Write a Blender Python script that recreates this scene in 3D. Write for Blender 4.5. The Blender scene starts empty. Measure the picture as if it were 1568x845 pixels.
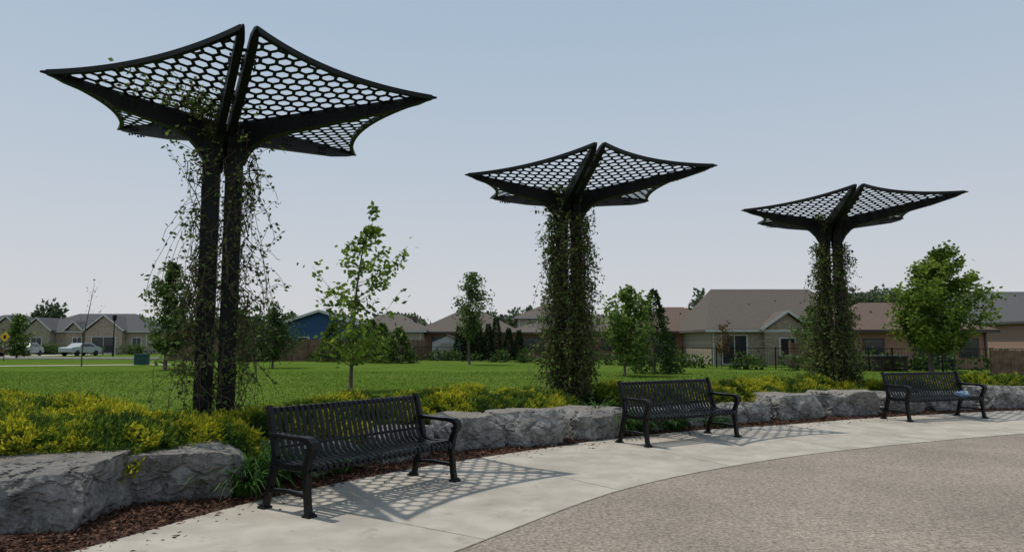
import bpy, math, random, bmesh
import numpy as np
from mathutils import Vector, Matrix, noise
random.seed(7)
rng = np.random.default_rng(7)
scene = bpy.context.scene
R = math.radians

# ------------------------------------------------------------------ materials
def new_mat(name):
    m = bpy.data.materials.new(name); m.use_nodes = True
    nt = m.node_tree
    return m, nt, nt.nodes['Principled BSDF']

def mat(name, c1, c2=None, scale=5.0, rough=0.7, bump=0.0, bscale=None, detail=6, spec=0.3, c3=None, metal=0, bdist=0.02, s3=None, r3=(.45,.68), stain=None):
    m, nt, b = new_mat(name)
    b.inputs['Roughness'].default_value = rough
    b.inputs['Metallic'].default_value = metal
    b.inputs['Specular IOR Level'].default_value = spec
    tc = nt.nodes.new('ShaderNodeTexCoord')
    if c2 is None:
        b.inputs['Base Color'].default_value = (*c1, 1)
    else:
        n = nt.nodes.new('ShaderNodeTexNoise'); n.inputs['Scale'].default_value = scale
        n.inputs['Detail'].default_value = detail
        nt.links.new(tc.outputs['Object'], n.inputs['Vector'])
        r = nt.nodes.new('ShaderNodeValToRGB')
        r.color_ramp.elements[0].position = 0.36; r.color_ramp.elements[1].position = 0.64
        r.color_ramp.elements[0].color = (*c1, 1); r.color_ramp.elements[1].color = (*c2, 1)
        nt.links.new(n.outputs['Fac'], r.inputs['Fac'])
        out = r.outputs['Color']
        for cc, ss, rr in ((c3, s3 or scale*0.13, r3),)+((stain,) if stain else ()):
            if cc is None: continue
            n2 = nt.nodes.new('ShaderNodeTexNoise'); n2.inputs['Scale'].default_value = ss
            n2.inputs['Detail'].default_value = 8; n2.inputs['Roughness'].default_value=.62
            nt.links.new(tc.outputs['Object'], n2.inputs['Vector'])
            r2 = nt.nodes.new('ShaderNodeValToRGB')
            r2.color_ramp.elements[0].position = rr[0]; r2.color_ramp.elements[1].position = rr[1]
            r2.color_ramp.elements[0].color = (0,0,0,1); r2.color_ramp.elements[1].color = (1,1,1,1)
            nt.links.new(n2.outputs['Fac'], r2.inputs['Fac'])
            mx = nt.nodes.new('ShaderNodeMixRGB'); mx.inputs['Color2'].default_value = (*cc, 1)
            nt.links.new(r2.outputs['Color'], mx.inputs['Fac']); nt.links.new(out, mx.inputs['Color1'])
            out = mx.outputs['Color']
        nt.links.new(out, b.inputs['Base Color'])
    if bump > 0:
        n3 = nt.nodes.new('ShaderNodeTexNoise'); n3.inputs['Scale'].default_value = bscale or scale
        n3.inputs['Detail'].default_value = 8
        nt.links.new(tc.outputs['Object'], n3.inputs['Vector'])
        bp = nt.nodes.new('ShaderNodeBump'); bp.inputs['Strength'].default_value = bump
        bp.inputs['Distance'].default_value = bdist
        nt.links.new(n3.outputs['Fac'], bp.inputs['Height'])
        nt.links.new(bp.outputs['Normal'], b.inputs['Normal'])
    return m

def leaf_mat(name, trans=0.35, rough=0.55, spec=.2):
    m, nt, b = new_mat(name)
    at = nt.nodes.new('ShaderNodeAttribute'); at.attribute_name = 'Col'
    nt.links.new(at.outputs['Color'], b.inputs['Base Color'])
    b.inputs['Roughness'].default_value = rough
    b.inputs['Specular IOR Level'].default_value = spec
    t = nt.nodes.new('ShaderNodeBsdfTranslucent')
    hs = nt.nodes.new('ShaderNodeHueSaturation'); hs.inputs['Value'].default_value = 1.5
    nt.links.new(at.outputs['Color'], hs.inputs['Color'])
    nt.links.new(hs.outputs['Color'], t.inputs['Color'])
    mx = nt.nodes.new('ShaderNodeMixShader'); mx.inputs['Fac'].default_value = trans
    nt.links.new(b.outputs[0], mx.inputs[1]); nt.links.new(t.outputs[0], mx.inputs[2])
    nt.links.new(mx.outputs[0], nt.nodes['Material Output'].inputs['Surface'])
    return m

def brick_mat(name, c1, c2, mortar, scale=4.0):
    m, nt, b = new_mat(name)
    tc = nt.nodes.new('ShaderNodeTexCoord'); mp = nt.nodes.new('ShaderNodeMapping')
    mp.inputs['Rotation'].default_value = (R(90), 0, 0)
    br = nt.nodes.new('ShaderNodeTexBrick'); br.inputs['Scale'].default_value = scale
    br.inputs['Color1'].default_value = (*c1, 1); br.inputs['Color2'].default_value = (*c2, 1)
    br.inputs['Mortar'].default_value = (*mortar, 1); br.inputs['Mortar Size'].default_value=.012
    nt.links.new(tc.outputs['Object'], mp.inputs[0]); nt.links.new(mp.outputs[0], br.inputs['Vector'])
    nt.links.new(br.outputs['Color'], b.inputs['Base Color'])
    b.inputs['Roughness'].default_value = 0.9
    return m

M = {}
M['black'] = mat('black_powder_coat', (0.004,0.0055,0.005), (0.007,0.009,0.008), 30, 0.5, 0.05, 200, spec=0.22)
M['bench'] = mat('bench_black_paint', (0.003,0.0033,0.0036), (0.006,0.0064,0.007), 25, 0.36, 0.05, 150, spec=0.25)
M['concrete'] = mat('concrete', (0.36,0.325,0.275), (0.45,0.41,0.35), 2.6, 0.9, 0.35, 90, c3=(0.29,0.26,0.22), s3=0.9, detail=14, bdist=0.006, r3=(.48,.72), stain=((.22,.19,.155),3.3,(.60,.76)))
M['joint'] = mat('joint', (0.17,0.15,0.125), (0.30,0.27,0.23), 9, 0.95)
M['mulch'] = mat('mulch', (0.032,0.018,0.012), (0.105,0.056,0.038), 45, 0.95, 0.9, 60, bdist=0.03)
M['soil'] = mat('soil', (0.03,0.018,0.012), (0.07,0.04,0.025), 12, 0.95, 0.6, 30)
M['bark'] = mat('bark', (0.06,0.045,0.035), (0.13,0.10,0.08), 20, 0.9, 0.5, 40)
M['leaf'] = leaf_mat('leaf')
M['juniper'] = leaf_mat('juniper_leaf', 0.25, 0.7, .1)
M['vine'] = leaf_mat('vine_leaf', 0.35)
M['blade'] = leaf_mat('grass_blade', 0.4, 0.8, 0.0)
M['glass'] = mat('window_glass', (0.02,0.025,0.03), None, rough=0.15, spec=0.6)
M['trim'] = mat('white_trim', (0.50,0.50,0.48), (0.56,0.56,0.54), 3, 0.6)
M['dtrim'] = mat('brown_trim', (0.07,0.055,0.045), (0.09,0.07,0.06), 3, 0.6)
M['wood'] = mat('fence_wood', (0.13,0.078,0.05), (0.23,0.145,0.095), 3, 0.85, 0.3, 20)
M['roof_gray'] = mat('shingles_gray', (0.06,0.061,0.067), (0.10,0.10,0.107), 14, 0.9, 0.3, 8, c3=(0.08,0.08,0.085))
M['roof_brown'] = mat('shingles_brown', (0.085,0.070,0.059), (0.135,0.114,0.097), 14, 0.9, 0.3, 8, c3=(0.105,0.09,0.077))
M['roof_red'] = mat('shingles_redbrown', (0.10,0.068,0.053), (0.15,0.104,0.082), 14, 0.9, 0.3, 8, c3=(0.12,0.085,0.068))
M['siding'] = mat('beige_siding', (0.34,0.30,0.25), (0.40,0.36,0.30), 2, 0.8)
M['siding_w'] = mat('pale_siding', (0.42,0.43,0.43), (0.5,0.5,0.49), 2, 0.8)
M['blue'] = mat('blue_siding', (0.02,0.065,0.15), (0.03,0.085,0.19), 2, 0.7)
M['stonewall'] = brick_mat('stone_veneer', (0.36,0.30,0.22), (0.23,0.19,0.145), (0.30,0.27,0.23), 2.2)
M['brick'] = brick_mat('pink_brick', (0.40,0.215,0.15), (0.30,0.155,0.11), (0.32,0.24,0.20), 4)
M['brick_d'] = brick_mat('dark_brick', (0.25,0.125,0.085), (0.18,0.092,0.064), (0.22,0.17,0.14), 4)
M['green'] = mat('green_paint', (0.01,0.06,0.05), None, rough=0.5)
M['yellow'] = mat('yellow_sign', (0.8,0.45,0.02), None, rough=0.4)
M['road'] = mat('road_asphalt', (0.20,0.195,0.19), (0.25,0.24,0.235), 3, 0.9)
M['maroon'] = mat('maroon_paint', (0.09,0.01,0.015), None, rough=0.25, spec=0.6)
M['silver'] = mat('silver_paint', (0.4,0.42,0.44), None, rough=0.25, spec=0.6)
M['rubber'] = mat('rubber', (0.02,0.02,0.02), None, rough=0.8)
M['bag'] = mat('blue_plastic', (0.25,0.45,0.75), (0.6,0.65,0.7), 15, 0.4)
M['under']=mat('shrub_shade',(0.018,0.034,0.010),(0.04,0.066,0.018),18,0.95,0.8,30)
M['stem']=mat('vine_stem',(0.05,0.038,0.024),(0.12,0.09,0.058),30,0.9)

def rock_mat():
    m, nt, b = new_mat('limestone'); L=nt.links.new
    tc = nt.nodes.new('ShaderNodeTexCoord'); b.inputs['Roughness'].default_value=.93; b.inputs['Specular IOR Level'].default_value=.2
    def nz(s,d,rg=.6):
        n=nt.nodes.new('ShaderNodeTexNoise'); n.inputs['Scale'].default_value=s; n.inputs['Detail'].default_value=d; n.inputs['Roughness'].default_value=rg
        L(tc.outputs['Object'],n.inputs['Vector']); return n
    def ramp(src,p0,p1,c0,c1):
        r=nt.nodes.new('ShaderNodeValToRGB'); r.color_ramp.elements[0].position=p0; r.color_ramp.elements[1].position=p1
        r.color_ramp.elements[0].color=(*c0,1); r.color_ramp.elements[1].color=(*c1,1); L(src,r.inputs['Fac']); return r
    a=nz(3.5,15,.72); r=ramp(a.outputs['Fac'],.36,.62,(.12,.115,.107),(.42,.405,.38))
    c=nz(9,14,.8); r2=ramp(c.outputs['Fac'],.50,.62,(0,0,0),(1,1,1))
    mx=nt.nodes.new('ShaderNodeMixRGB'); mx.inputs['Color2'].default_value=(.58,.565,.535,1)
    mu=nt.nodes.new('ShaderNodeMath'); mu.operation='MULTIPLY'; mu.inputs[1].default_value=.5
    L(r2.outputs[0],mu.inputs[0]); L(mu.outputs[0],mx.inputs['Fac']); L(r.outputs[0],mx.inputs['Color1'])
    ge=nt.nodes.new('ShaderNodeNewGeometry'); sp=nt.nodes.new('ShaderNodeSeparateXYZ'); L(ge.outputs['Normal'],sp.inputs[0])
    r3=ramp(sp.outputs['Z'],.55,.95,(0,0,0),(.6,.6,.6))
    mx2=nt.nodes.new('ShaderNodeMixRGB'); mx2.inputs['Color2'].default_value=(.27,.24,.205,1); L(r3.outputs[0],mx2.inputs['Fac']); L(mx.outputs[0],mx2.inputs['Color1'])
    L(mx2.outputs[0],b.inputs['Base Color'])
    bn=nz(9,15,.75); bp=nt.nodes.new('ShaderNodeBump'); bp.inputs['Strength'].default_value=1; bp.inputs['Distance'].default_value=.07
    L(bn.outputs['Fac'],bp.inputs['Height']); L(bp.outputs[0],b.inputs['Normal'])
    return m
M['rock']=rock_mat()

def asphalt():
    m, nt, b = new_mat('asphalt')
    tc = nt.nodes.new('ShaderNodeTexCoord')
    v = nt.nodes.new('ShaderNodeTexVoronoi'); v.inputs['Scale'].default_value = 55
    n = nt.nodes.new('ShaderNodeTexNoise'); n.inputs['Scale'].default_value = 30; n.inputs['Detail'].default_value = 12; n.inputs['Roughness'].default_value = 0.8
    big = nt.nodes.new('ShaderNodeTexNoise'); big.inputs['Scale'].default_value = 0.55; big.inputs['Detail'].default_value = 10; big.inputs['Roughness'].default_value=.62
    for q in (v, n, big): nt.links.new(tc.outputs['Object'], q.inputs['Vector'])
    r = nt.nodes.new('ShaderNodeValToRGB')
    r.color_ramp.elements[0].position = 0.35; r.color_ramp.elements[0].color = (0.13,0.112,0.095,1)
    r.color_ramp.elements[1].position = 0.66; r.color_ramp.elements[1].color = (0.60,0.53,0.45,1)
    nt.links.new(n.outputs['Fac'], r.inputs['Fac'])
    mx = nt.nodes.new('ShaderNodeMixRGB'); mx.blend_type = 'MULTIPLY'; mx.inputs['Fac'].default_value = 0.5
    vr = nt.nodes.new('ShaderNodeValToRGB')
    vr.color_ramp.elements[0].color = (1.0,1.0,1.0,1); vr.color_ramp.elements[1].color = (0.35,0.33,0.3,1)
    vr.color_ramp.elements[1].position = 0.7
    nt.links.new(v.outputs['Distance'], vr.inputs['Fac'])
    nt.links.new(r.outputs['Color'], mx.inputs['Color1']); nt.links.new(vr.outputs['Color'], mx.inputs['Color2'])
    mx2 = nt.nodes.new('ShaderNodeMixRGB'); mx2.blend_type = 'MULTIPLY'; mx2.inputs['Fac'].default_value = 1
    br = nt.nodes.new('ShaderNodeValToRGB')
    br.color_ramp.elements[0].position = 0.3; br.color_ramp.elements[0].color = (0.76,0.75,0.74,1)
    br.color_ramp.elements[1].position = 0.7; br.color_ramp.elements[1].color = (1.12,1.1,1.08,1)
    nt.links.new(big.outputs['Fac'], br.inputs['Fac'])
    nt.links.new(mx.outputs[0], mx2.inputs['Color1']); nt.links.new(br.outputs[0], mx2.inputs['Color2'])
    nt.links.new(mx2.outputs[0], b.inputs['Base Color'])
    b.inputs['Roughness'].default_value = 0.92; b.inputs['Specular IOR Level'].default_value=.2
    bp = nt.nodes.new('ShaderNodeBump'); bp.inputs['Strength'].default_value = 0.5; bp.inputs['Distance'].default_value = 0.008
    nt.links.new(n.outputs['Fac'], bp.inputs['Height']); nt.links.new(bp.outputs[0], b.inputs['Normal'])
    return m
M['asphalt'] = asphalt()
M['grass'] = mat('grass', (0.060,0.105,0.015), (0.092,0.148,0.024), 3.0, 1.0, 0.35, 20, c3=(0.110,0.155,0.032), s3=0.12, detail=14, bdist=0.03, spec=0.0, stain=((.05,.095,.014),.45,(.55,.7)))

# ------------------------------------------------------------------ geometry helpers
def link(o, parent=None):
    scene.collection.objects.link(o)
    if parent: o.parent = parent
    return o

def empty(name, loc=(0,0,0), rz=0.0):
    e = bpy.data.objects.new(name, None); e.empty_display_size = 0.3
    e.location = loc; e.rotation_euler = (0,0,rz)
    return link(e)

class G:
    def __init__(s): s.V=[]; s.F=[]
    def add(s, v, f):
        o=len(s.V); s.V += [tuple(p) for p in v]; s.F += [tuple(i+o for i in q) for q in f]
    def box(s, x0,x1,y0,y1,z0,z1):
        v=[(x0,y0,z0),(x1,y0,z0),(x1,y1,z0),(x0,y1,z0),(x0,y0,z1),(x1,y0,z1),(x1,y1,z1),(x0,y1,z1)]
        s.add(v,[(3,2,1,0),(4,5,6,7),(0,1,5,4),(1,2,6,5),(2,3,7,6),(3,0,4,7)])
    def tube(s, pts, rads, k=6, cap=True):
        pts=[Vector(p) for p in pts]; n=len(pts); V=[];F=[]
        if not hasattr(rads,'__len__'): rads=[rads]*n
        for i,p in enumerate(pts):
            t=(pts[min(i+1,n-1)]-pts[max(i-1,0)])
            if t.length<1e-7: t=Vector((0,0,1))
            t.normalize()
            a=Vector((0,0,1)) if abs(t.z)<0.9 else Vector((1,0,0))
            u=t.cross(a).normalized(); w=t.cross(u)
            for j in range(k):
                an=2*math.pi*j/k
                V.append(p+(u*math.cos(an)+w*math.sin(an))*rads[i])
        for i in range(n-1):
            for j in range(k):
                F.append((i*k+j,i*k+(j+1)%k,(i+1)*k+(j+1)%k,(i+1)*k+j))
        if cap and k>2:
            F.append(tuple(range(k))); F.append(tuple((n-1)*k+j for j in reversed(range(k))))
        s.add(V,F)
    def beam(s, p0, p1, w, h, up=Vector((0,0,1))):
        p0=Vector(p0);p1=Vector(p1);t=(p1-p0).normalized()
        sd=t.cross(up).normalized()*w/2; u=sd.cross(t).normalized()*h/2
        v=[]
        for p in (p0,p1): v+=[p-sd-u,p+sd-u,p+sd+u,p-sd+u]
        s.add(v,[(0,1,2,3),(7,6,5,4),(0,4,5,1),(1,5,6,2),(2,6,7,3),(3,7,4,0)])
    def ribbon(s, x0, x1, pts, th):
        n=len(pts); V=[];F=[]
        if not hasattr(th,'__len__'): th=[th]*n
        for i,(y,z) in enumerate(pts):
            a=pts[max(i-1,0)]; b=pts[min(i+1,n-1)]
            ty,tz=b[0]-a[0],b[1]-a[1]; l=math.hypot(ty,tz) or 1
            ny,nz=-tz/l,ty/l; h=th[i]/2
            V+=[(x0,y-ny*h,z-nz*h),(x1,y-ny*h,z-nz*h),(x1,y+ny*h,z+nz*h),(x0,y+ny*h,z+nz*h)]
        for i in range(n-1):
            o=i*4
            for j in range(4): F.append((o+j,o+(j+1)%4,o+4+(j+1)%4,o+4+j))
        F.append((3,2,1,0)); o=(n-1)*4; F.append((o,o+1,o+2,o+3))
        s.add(V,F)
    def obj(s, name, m, parent=None, smooth=False, bevel=0):
        me=bpy.data.meshes.new(name); me.from_pydata(s.V,[],s.F); me.materials.append(m)
        if smooth: me.polygons.foreach_set('use_smooth',[True]*len(me.polygons))
        me.update()
        o=bpy.data.objects.new(name,me); link(o,parent)
        if bevel:
            bm=o.modifiers.new('bev','BEVEL'); bm.width=bevel; bm.segments=2; bm.limit_method='ANGLE'
        return o

def poly_np(name, V, k, cols, m, parent=None):
    nv=len(V); nf=nv//k
    me=bpy.data.meshes.new(name)
    me.vertices.add(nv); me.vertices.foreach_set('co',np.asarray(V,dtype=np.float32).ravel())
    me.loops.add(nv); me.loops.foreach_set('vertex_index',np.arange(nv,dtype=np.int32))
    me.polygons.add(nf); me.polygons.foreach_set('loop_start',np.arange(0,nv,k,dtype=np.int32))
    me.update(calc_edges=True)
    ca=me.color_attributes.new('Col','FLOAT_COLOR','POINT')
    c=np.ones((nv,4),dtype=np.float32); c[:,:3]=cols; ca.data.foreach_set('color',c.ravel())
    me.materials.append(m); me.validate()
    o=bpy.data.objects.new(name,me); return link(o,parent)

def norm(a): return a/np.maximum(np.linalg.norm(a,axis=-1,keepdims=True),1e-9)

def leaves(C, D, L, W, col, jitter=0.25, tipc=None):
    n=len(C); D=norm(D); r=rng.normal(size=(n,3)); S=norm(np.cross(D,r)); N=np.cross(D,S)
    L=np.broadcast_to(L,(n,))[:,None]; W=np.broadcast_to(W,(n,))[:,None]
    v=np.stack([C, C+D*L*0.45+S*W+N*L*0.08, C+D*L, C+D*L*0.45-S*W+N*L*0.08],1).reshape(-1,3)
    cc=col*(1+rng.normal(size=(n,1))*jitter); cc=np.clip(cc,0.004,1)
    c4=np.repeat(cc,4,axis=0)
    if tipc is not None:
        c4=c4.reshape(n,4,3); c4[:,2]=tipc; c4=c4.reshape(-1,3)
    return v,c4

def cr(P, n):
    P=[Vector((*p,0)) for p in P]; out=[]
    Q=[P[0]*2-P[1]]+P+[P[-1]*2-P[-2]]
    m=len(P)-1
    for i in range(n+1):
        t=i/n*m; k=min(int(t),m-1); f=t-k
        a,b,c,d=Q[k],Q[k+1],Q[k+2],Q[k+3]
        p=0.5*((2*b)+(c-a)*f+(2*a-5*b+4*c-d)*f*f+(3*b-3*c+d-a)*f**3)
        out.append((p.x,p.y))
    return out

def strip(name, A, B, za, zb, m, parent=None):
    g=G(); n=len(A)
    v=[(x,y,za) for x,y in A]+[(x,y,zb) for x,y in B]
    g.add(v,[(i,i+1,n+i+1,n+i) for i in range(n-1)])
    return g.obj(name,m,parent)

# ------------------------------------------------------------------ ground
g=G(); g.add([(-700,-300,0),(700,-300,0),(700,900,0),(-700,900,0)],[(0,1,2,3)]); g.obj('grass_lawn',M['grass'])

Apts=[(-5.0,-6),(-3.0,0),(-2.0,2.2),(-1.15,4.1),(-.2,5.63),(1.1,7.47),(2.66,8.9),(4.71,10.25),(8.44,12.05),(13,13.7),(22,15.8)]
Mpts=[(-6.2,-6),(-4.5,0),(-4.1,2.5),(-3.6,4.3),(-3.05,5.55),(-2.35,7.1),(-1.12,8.8),(.2,10.15),(1.6,11.45),(3.08,12.45),(5.0,13.35),(7.35,14.6),(10.8,16.0),(15.5,17.3),(24,19)]
Spts=[(-6.9,-6),(-5.2,0),(-4.8,2.5),(-4.4,4.3),(-3.5,5.8),(-2.85,6.85),(-1.95,8.4),(-.95,9.9),(.0,10.5),(1.2,11.6),(2.7,12.7),(5.1,14.1),(6.8,14.95),(8.9,15.75),(11.2,16.5),(15.5,17.8),(24,19.6)]
NN=160
A=cr(Apts,NN); Mc=cr(Mpts,NN); S=cr(Spts,NN)
strip('concrete_pavement',A,Mc,0.012,0.012,M['concrete'])
Fr=[(x+30+0.09*i,-25+y*0.1) for i,(x,y) in enumerate(A)]
strip('asphalt_plaza',Fr,A,0.008,0.008,M['asphalt'])
def off(C,d):
    out=[]
    for i,(x,y) in enumerate(C):
        a=C[max(i-1,0)];b=C[min(i+1,len(C)-1)]
        tx,ty=b[0]-a[0],b[1]-a[1];l=math.hypot(tx,ty); out.append((x-ty/l*d,y+tx/l*d))
    return out
strip('mulch_bed',Mc,off(S,0.55),0.006,0.03,M['mulch'])
g=G(); rows=[(0.5,0.02),(1.05,0.30),(1.5,0.32),(2.8,0.28),(4.4,-0.01)]
n=len(S); V=[]
for d,z in rows: V+= [(x,y,z) for x,y in off(S,d)]
F=[]
for r in range(len(rows)-1):
    for i in range(n-1): F.append((r*n+i,r*n+i+1,(r+1)*n+i+1,(r+1)*n+i))
g.add(V,F); g.obj('raised_planting_bed',M['soil'])
g=G()
for a,b in [((-.2,5.63),(-1.95,6.85)),((-1.8,3.0),(-3.9,3.7)),((1.1,7.47),(-.35,9.4)),((2.66,8.9),(1.5,11.2)),((4.71,10.25),(3.75,12.75)),((6.5,11.2),(5.7,13.6)),((8.44,12.05),(7.9,14.7)),((11,13.0),(10.6,15.8))]:
    g.beam((*a,0.0115),(*b,0.0115),0.012,0.004)
for i in range(NN):
    g.beam((*A[i],0.0108),(*A[i+1],0.0108),0.014,0.005)
g.obj('pavement_joints',M['joint'])
# mulch chips (a few spill onto the concrete)
N=34000
i=rng.integers(10,NN-5,N); t=rng.random(N)**0.85; sp_=rng.random(N)<.02; t[sp_]=-rng.random(sp_.sum())**2*.6
Ma=np.array(Mc);Sa=np.array(off(S,0.45))
f=rng.random(N)[:,None]
P=(Ma[i]*(1-f)+Ma[i+1]*f)*(1-t[:,None])+(Sa[i]*(1-f)+Sa[i+1]*f)*t[:,None]
P+=rng.normal(size=P.shape)*0.025
C=np.c_[P,0.014+rng.random(N)*0.022*(t>0)]
D=rng.normal(size=(N,3)); D[:,2]*=np.where(t>0,.3,.02)
base=np.array([0.125,0.062,0.040])*(0.3+rng.random((N,1))*1.1)
v,c=leaves(C,D,0.03+rng.random(N)*0.045,0.005+rng.random(N)*0.008,base)
poly_np('mulch_chips',v,4,c,leaf_mat('chip',0.0,0.9))

# ------------------------------------------------------------------ boulders
def boulder(x,y,rz,sx,sy,sz,seed,z=0):
    rn=random.Random(seed*13)
    bm=bmesh.new(); bmesh.ops.create_cube(bm,size=1)
    bmesh.ops.subdivide_edges(bm,edges=bm.edges[:],cuts=48 if seed<3 else 30,use_grid_fill=True)
    so=Vector((seed*7.3,seed*3.1,seed*1.7))
    planes=[]
    for k in range(20):
        a=rn.random()*6.283; el=rn.choice([rn.uniform(-.25,.35),rn.uniform(-.25,.5),rn.uniform(.4,.9)])
        nv=Vector((math.cos(a)*math.cos(el),math.sin(a)*math.cos(el),math.sin(el)))
        sup=abs(nv.x)*.5+abs(nv.y)*.5+abs(nv.z)*.5
        planes.append((nv,sup*rn.uniform(.70,.90)))
    for v in bm.verts:
        p=v.co.copy()
        for nv,dd in planes:
            e_=p.dot(nv)-dd
            if e_>0: p-=nv*e_
        q=Vector((p.x*sx,p.y*sy,p.z*sz))
        d=p.normalized()
        n1=noise.noise(q*1.8+so); n2=noise.noise(q*6+so); n3=noise.noise(q*16+so); n4=noise.noise(q*34+so)
        st=Vector((q.x*3,q.y*3,q.z*4.5))+Vector((n2,n1,n2))*.6
        vd=noise.voronoi(st+so)[0]; cc=vd[1]-vd[0]
        step=math.floor((n1+1)*5+vd[0]*2)/5-1
        q+=Vector((d.x,d.y,d.z*0.35))*(n1*0.07+step*.045+n2*0.03+n3*.018+n4*.010-(.03 if cc<.06 else 0))
        v.co=q
    me=bpy.data.meshes.new('rock'); bm.to_mesh(me); bm.free(); me.materials.append(M['rock'])
    o=bpy.data.objects.new('limestone_boulder',me); link(o); o.location=(x,y,z+sz*0.5-0.06); o.rotation_euler=(0,0,rz)
    return o
bl=[(-4.2,6.25,R(8),1.45,1.15,.57,1),(-3.33,7.3,R(20),1.15,1.0,.53,2),(-2.35,8.7,R(60),1.1,.8,.42,3),(-1.6,9.6,R(55),1.05,.8,.46,4),
    (-.78,10.45,R(35),1.0,.85,.54,5),(.2,10.95,R(22),1.2,.9,.56,6),(1.22,11.75,R(35),1.1,.85,.52,7),(2.25,12.7,R(35),1.1,.8,.42,8),
    (3.3,13.4,R(32),1.1,.8,.44,9),(4.3,13.95,R(25),1.0,.8,.42,10),(5.4,14.5,R(18),1.3,.9,.56,11),(6.85,15.2,R(25),1.3,.9,.56,12),
    (8.2,15.9,R(20),1.25,.9,.48,13),(9.6,16.4,R(18),1.3,.9,.48,14),(11.15,16.85,R(18),1.4,.9,.56,15),(12.8,17.4,R(12),1.4,.9,.52,16),(-5.2,5.0,R(60),1.3,1.0,.52,17),(14.4,17.8,R(12),1.4,.9,.48,19)]
for b in bl: boulder(*b)

# ------------------------------------------------------------------ juniper shrubs
def shrub(name, blobs, dens, c_dark, c_tip, frac=0.50, zs=1.0, ll=.055, amp=1.0):
    e=empty(name,(blobs[0][0],blobs[0][1],0)); o=np.array([blobs[0][0],blobs[0][1],0])
    B=np.array(blobs,float)
    Cs=[];Ds=[];Hs=[]
    for i,(x,y,z,rx,rz) in enumerate(B):
        n=int(dens*rx*rx*8)
        d=norm(rng.normal(size=(n,3))); d[:,2]=np.abs(d[:,2])*1.0-0.12
        d=norm(d)
        rad=(0.84+0.16*rng.random(n)**0.7)
        ph=np.array([noise.noise(Vector((a*2.6+x*3,b*2.6+y*3,c*2.6)))+.55*noise.noise(Vector((a*6+x*3,b*6+y*3,c*6))) for a,b,c in d])
        rad*=1+0.26*ph*amp
        p=np.array([x,y,z])+d*np.c_[rad*rx,rad*rx,rad*rz]
        keep=p[:,2]>0.2
        for j,(a,b,c,r1,r2) in enumerate(B):
            if j!=i:
                q=(p-np.array([a,b,c]))/np.array([r1,r1,r2]); keep&=(np.linalg.norm(q,axis=1)>0.80)
        Cs.append(p[keep]); dd=d.copy(); dd[:,2]=dd[:,2]*.6+0.45; Ds.append(dd[keep]); Hs.append(ph[keep])
    C=np.concatenate(Cs); H_=np.concatenate(Hs); n=len(C)
    tuft=np.array([[noise.noise(Vector(c)*3.5),noise.noise(Vector(c)*3.5+Vector((31,0,0))),0] for c in C])
    D=norm(np.concatenate(Ds)+tuft*1.1+rng.normal(size=(n,3))*.28)
    pn=np.array([noise.noise(Vector(c)*1.7)+0.8*noise.noise(Vector(c)*5.5) for c in C])
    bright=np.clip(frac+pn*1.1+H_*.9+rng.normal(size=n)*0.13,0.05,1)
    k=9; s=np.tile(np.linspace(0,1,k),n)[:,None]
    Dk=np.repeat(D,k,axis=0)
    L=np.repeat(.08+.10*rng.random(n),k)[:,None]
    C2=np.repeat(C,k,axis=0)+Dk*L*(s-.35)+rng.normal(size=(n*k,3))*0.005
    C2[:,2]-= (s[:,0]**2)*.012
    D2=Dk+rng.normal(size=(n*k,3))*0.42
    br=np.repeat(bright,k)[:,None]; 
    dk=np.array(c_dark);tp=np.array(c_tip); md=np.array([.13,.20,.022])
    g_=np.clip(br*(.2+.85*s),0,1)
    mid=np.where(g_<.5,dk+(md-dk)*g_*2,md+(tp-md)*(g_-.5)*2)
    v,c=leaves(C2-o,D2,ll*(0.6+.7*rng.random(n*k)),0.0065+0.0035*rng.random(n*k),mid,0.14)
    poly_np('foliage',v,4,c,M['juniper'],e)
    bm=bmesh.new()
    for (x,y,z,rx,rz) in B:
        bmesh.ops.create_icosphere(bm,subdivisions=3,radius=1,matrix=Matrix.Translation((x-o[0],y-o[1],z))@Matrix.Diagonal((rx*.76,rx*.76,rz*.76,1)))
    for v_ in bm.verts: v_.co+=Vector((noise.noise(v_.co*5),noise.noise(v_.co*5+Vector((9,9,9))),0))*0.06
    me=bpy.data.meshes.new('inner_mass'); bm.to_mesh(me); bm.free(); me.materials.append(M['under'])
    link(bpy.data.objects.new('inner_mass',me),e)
JD=(0.034,0.075,0.020); JT=(0.50,0.46,0.030)
left=[(-3.4,7.95,.30,.58,.30),(-3.95,7.35,.32,.66,.36),(-4.7,7.0,.32,.72,.42),(-4.55,8.0,.34,.8,.40),(-5.5,7.6,.34,.8,.45),(-5.3,8.6,.34,.85,.46),(-6.2,8.3,.34,.9,.42),(-3.8,8.5,.30,.6,.28),(-6.6,9.3,.32,.9,.44),(-5.6,6.6,.32,.75,.44),(-4.25,8.9,.27,.6,.30),(-7.5,8.6,.33,.9,.46)]
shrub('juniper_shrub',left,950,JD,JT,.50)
def along(p0,p1,n,dr,rr,zr,seed):
    r=random.Random(seed); out=[]
    Sn=np.array(S); So=np.array(off(S,1.0))
    i0=np.argmin(np.hypot(*(Sn-np.array(p0)).T)); i1=np.argmin(np.hypot(*(Sn-np.array(p1)).T))
    for k in range(n):
        i=int(i0+(i1-i0)*(k+r.random()*0.6)/n); d=r.uniform(*dr)
        p=Sn[i]+(So[i]-Sn[i])*d
        out.append((p[0],p[1],0.28+r.uniform(-.04,.03),r.uniform(*rr),r.uniform(*zr)))
    return out
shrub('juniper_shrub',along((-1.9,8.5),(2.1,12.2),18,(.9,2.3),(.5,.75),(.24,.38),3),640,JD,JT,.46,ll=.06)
shrub('juniper_shrub',along((2.9,12.9),(8.2,15.5),19,(.9,2.2),(.5,.75),(.25,.38),5),430,JD,JT,.50,ll=.07)
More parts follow.
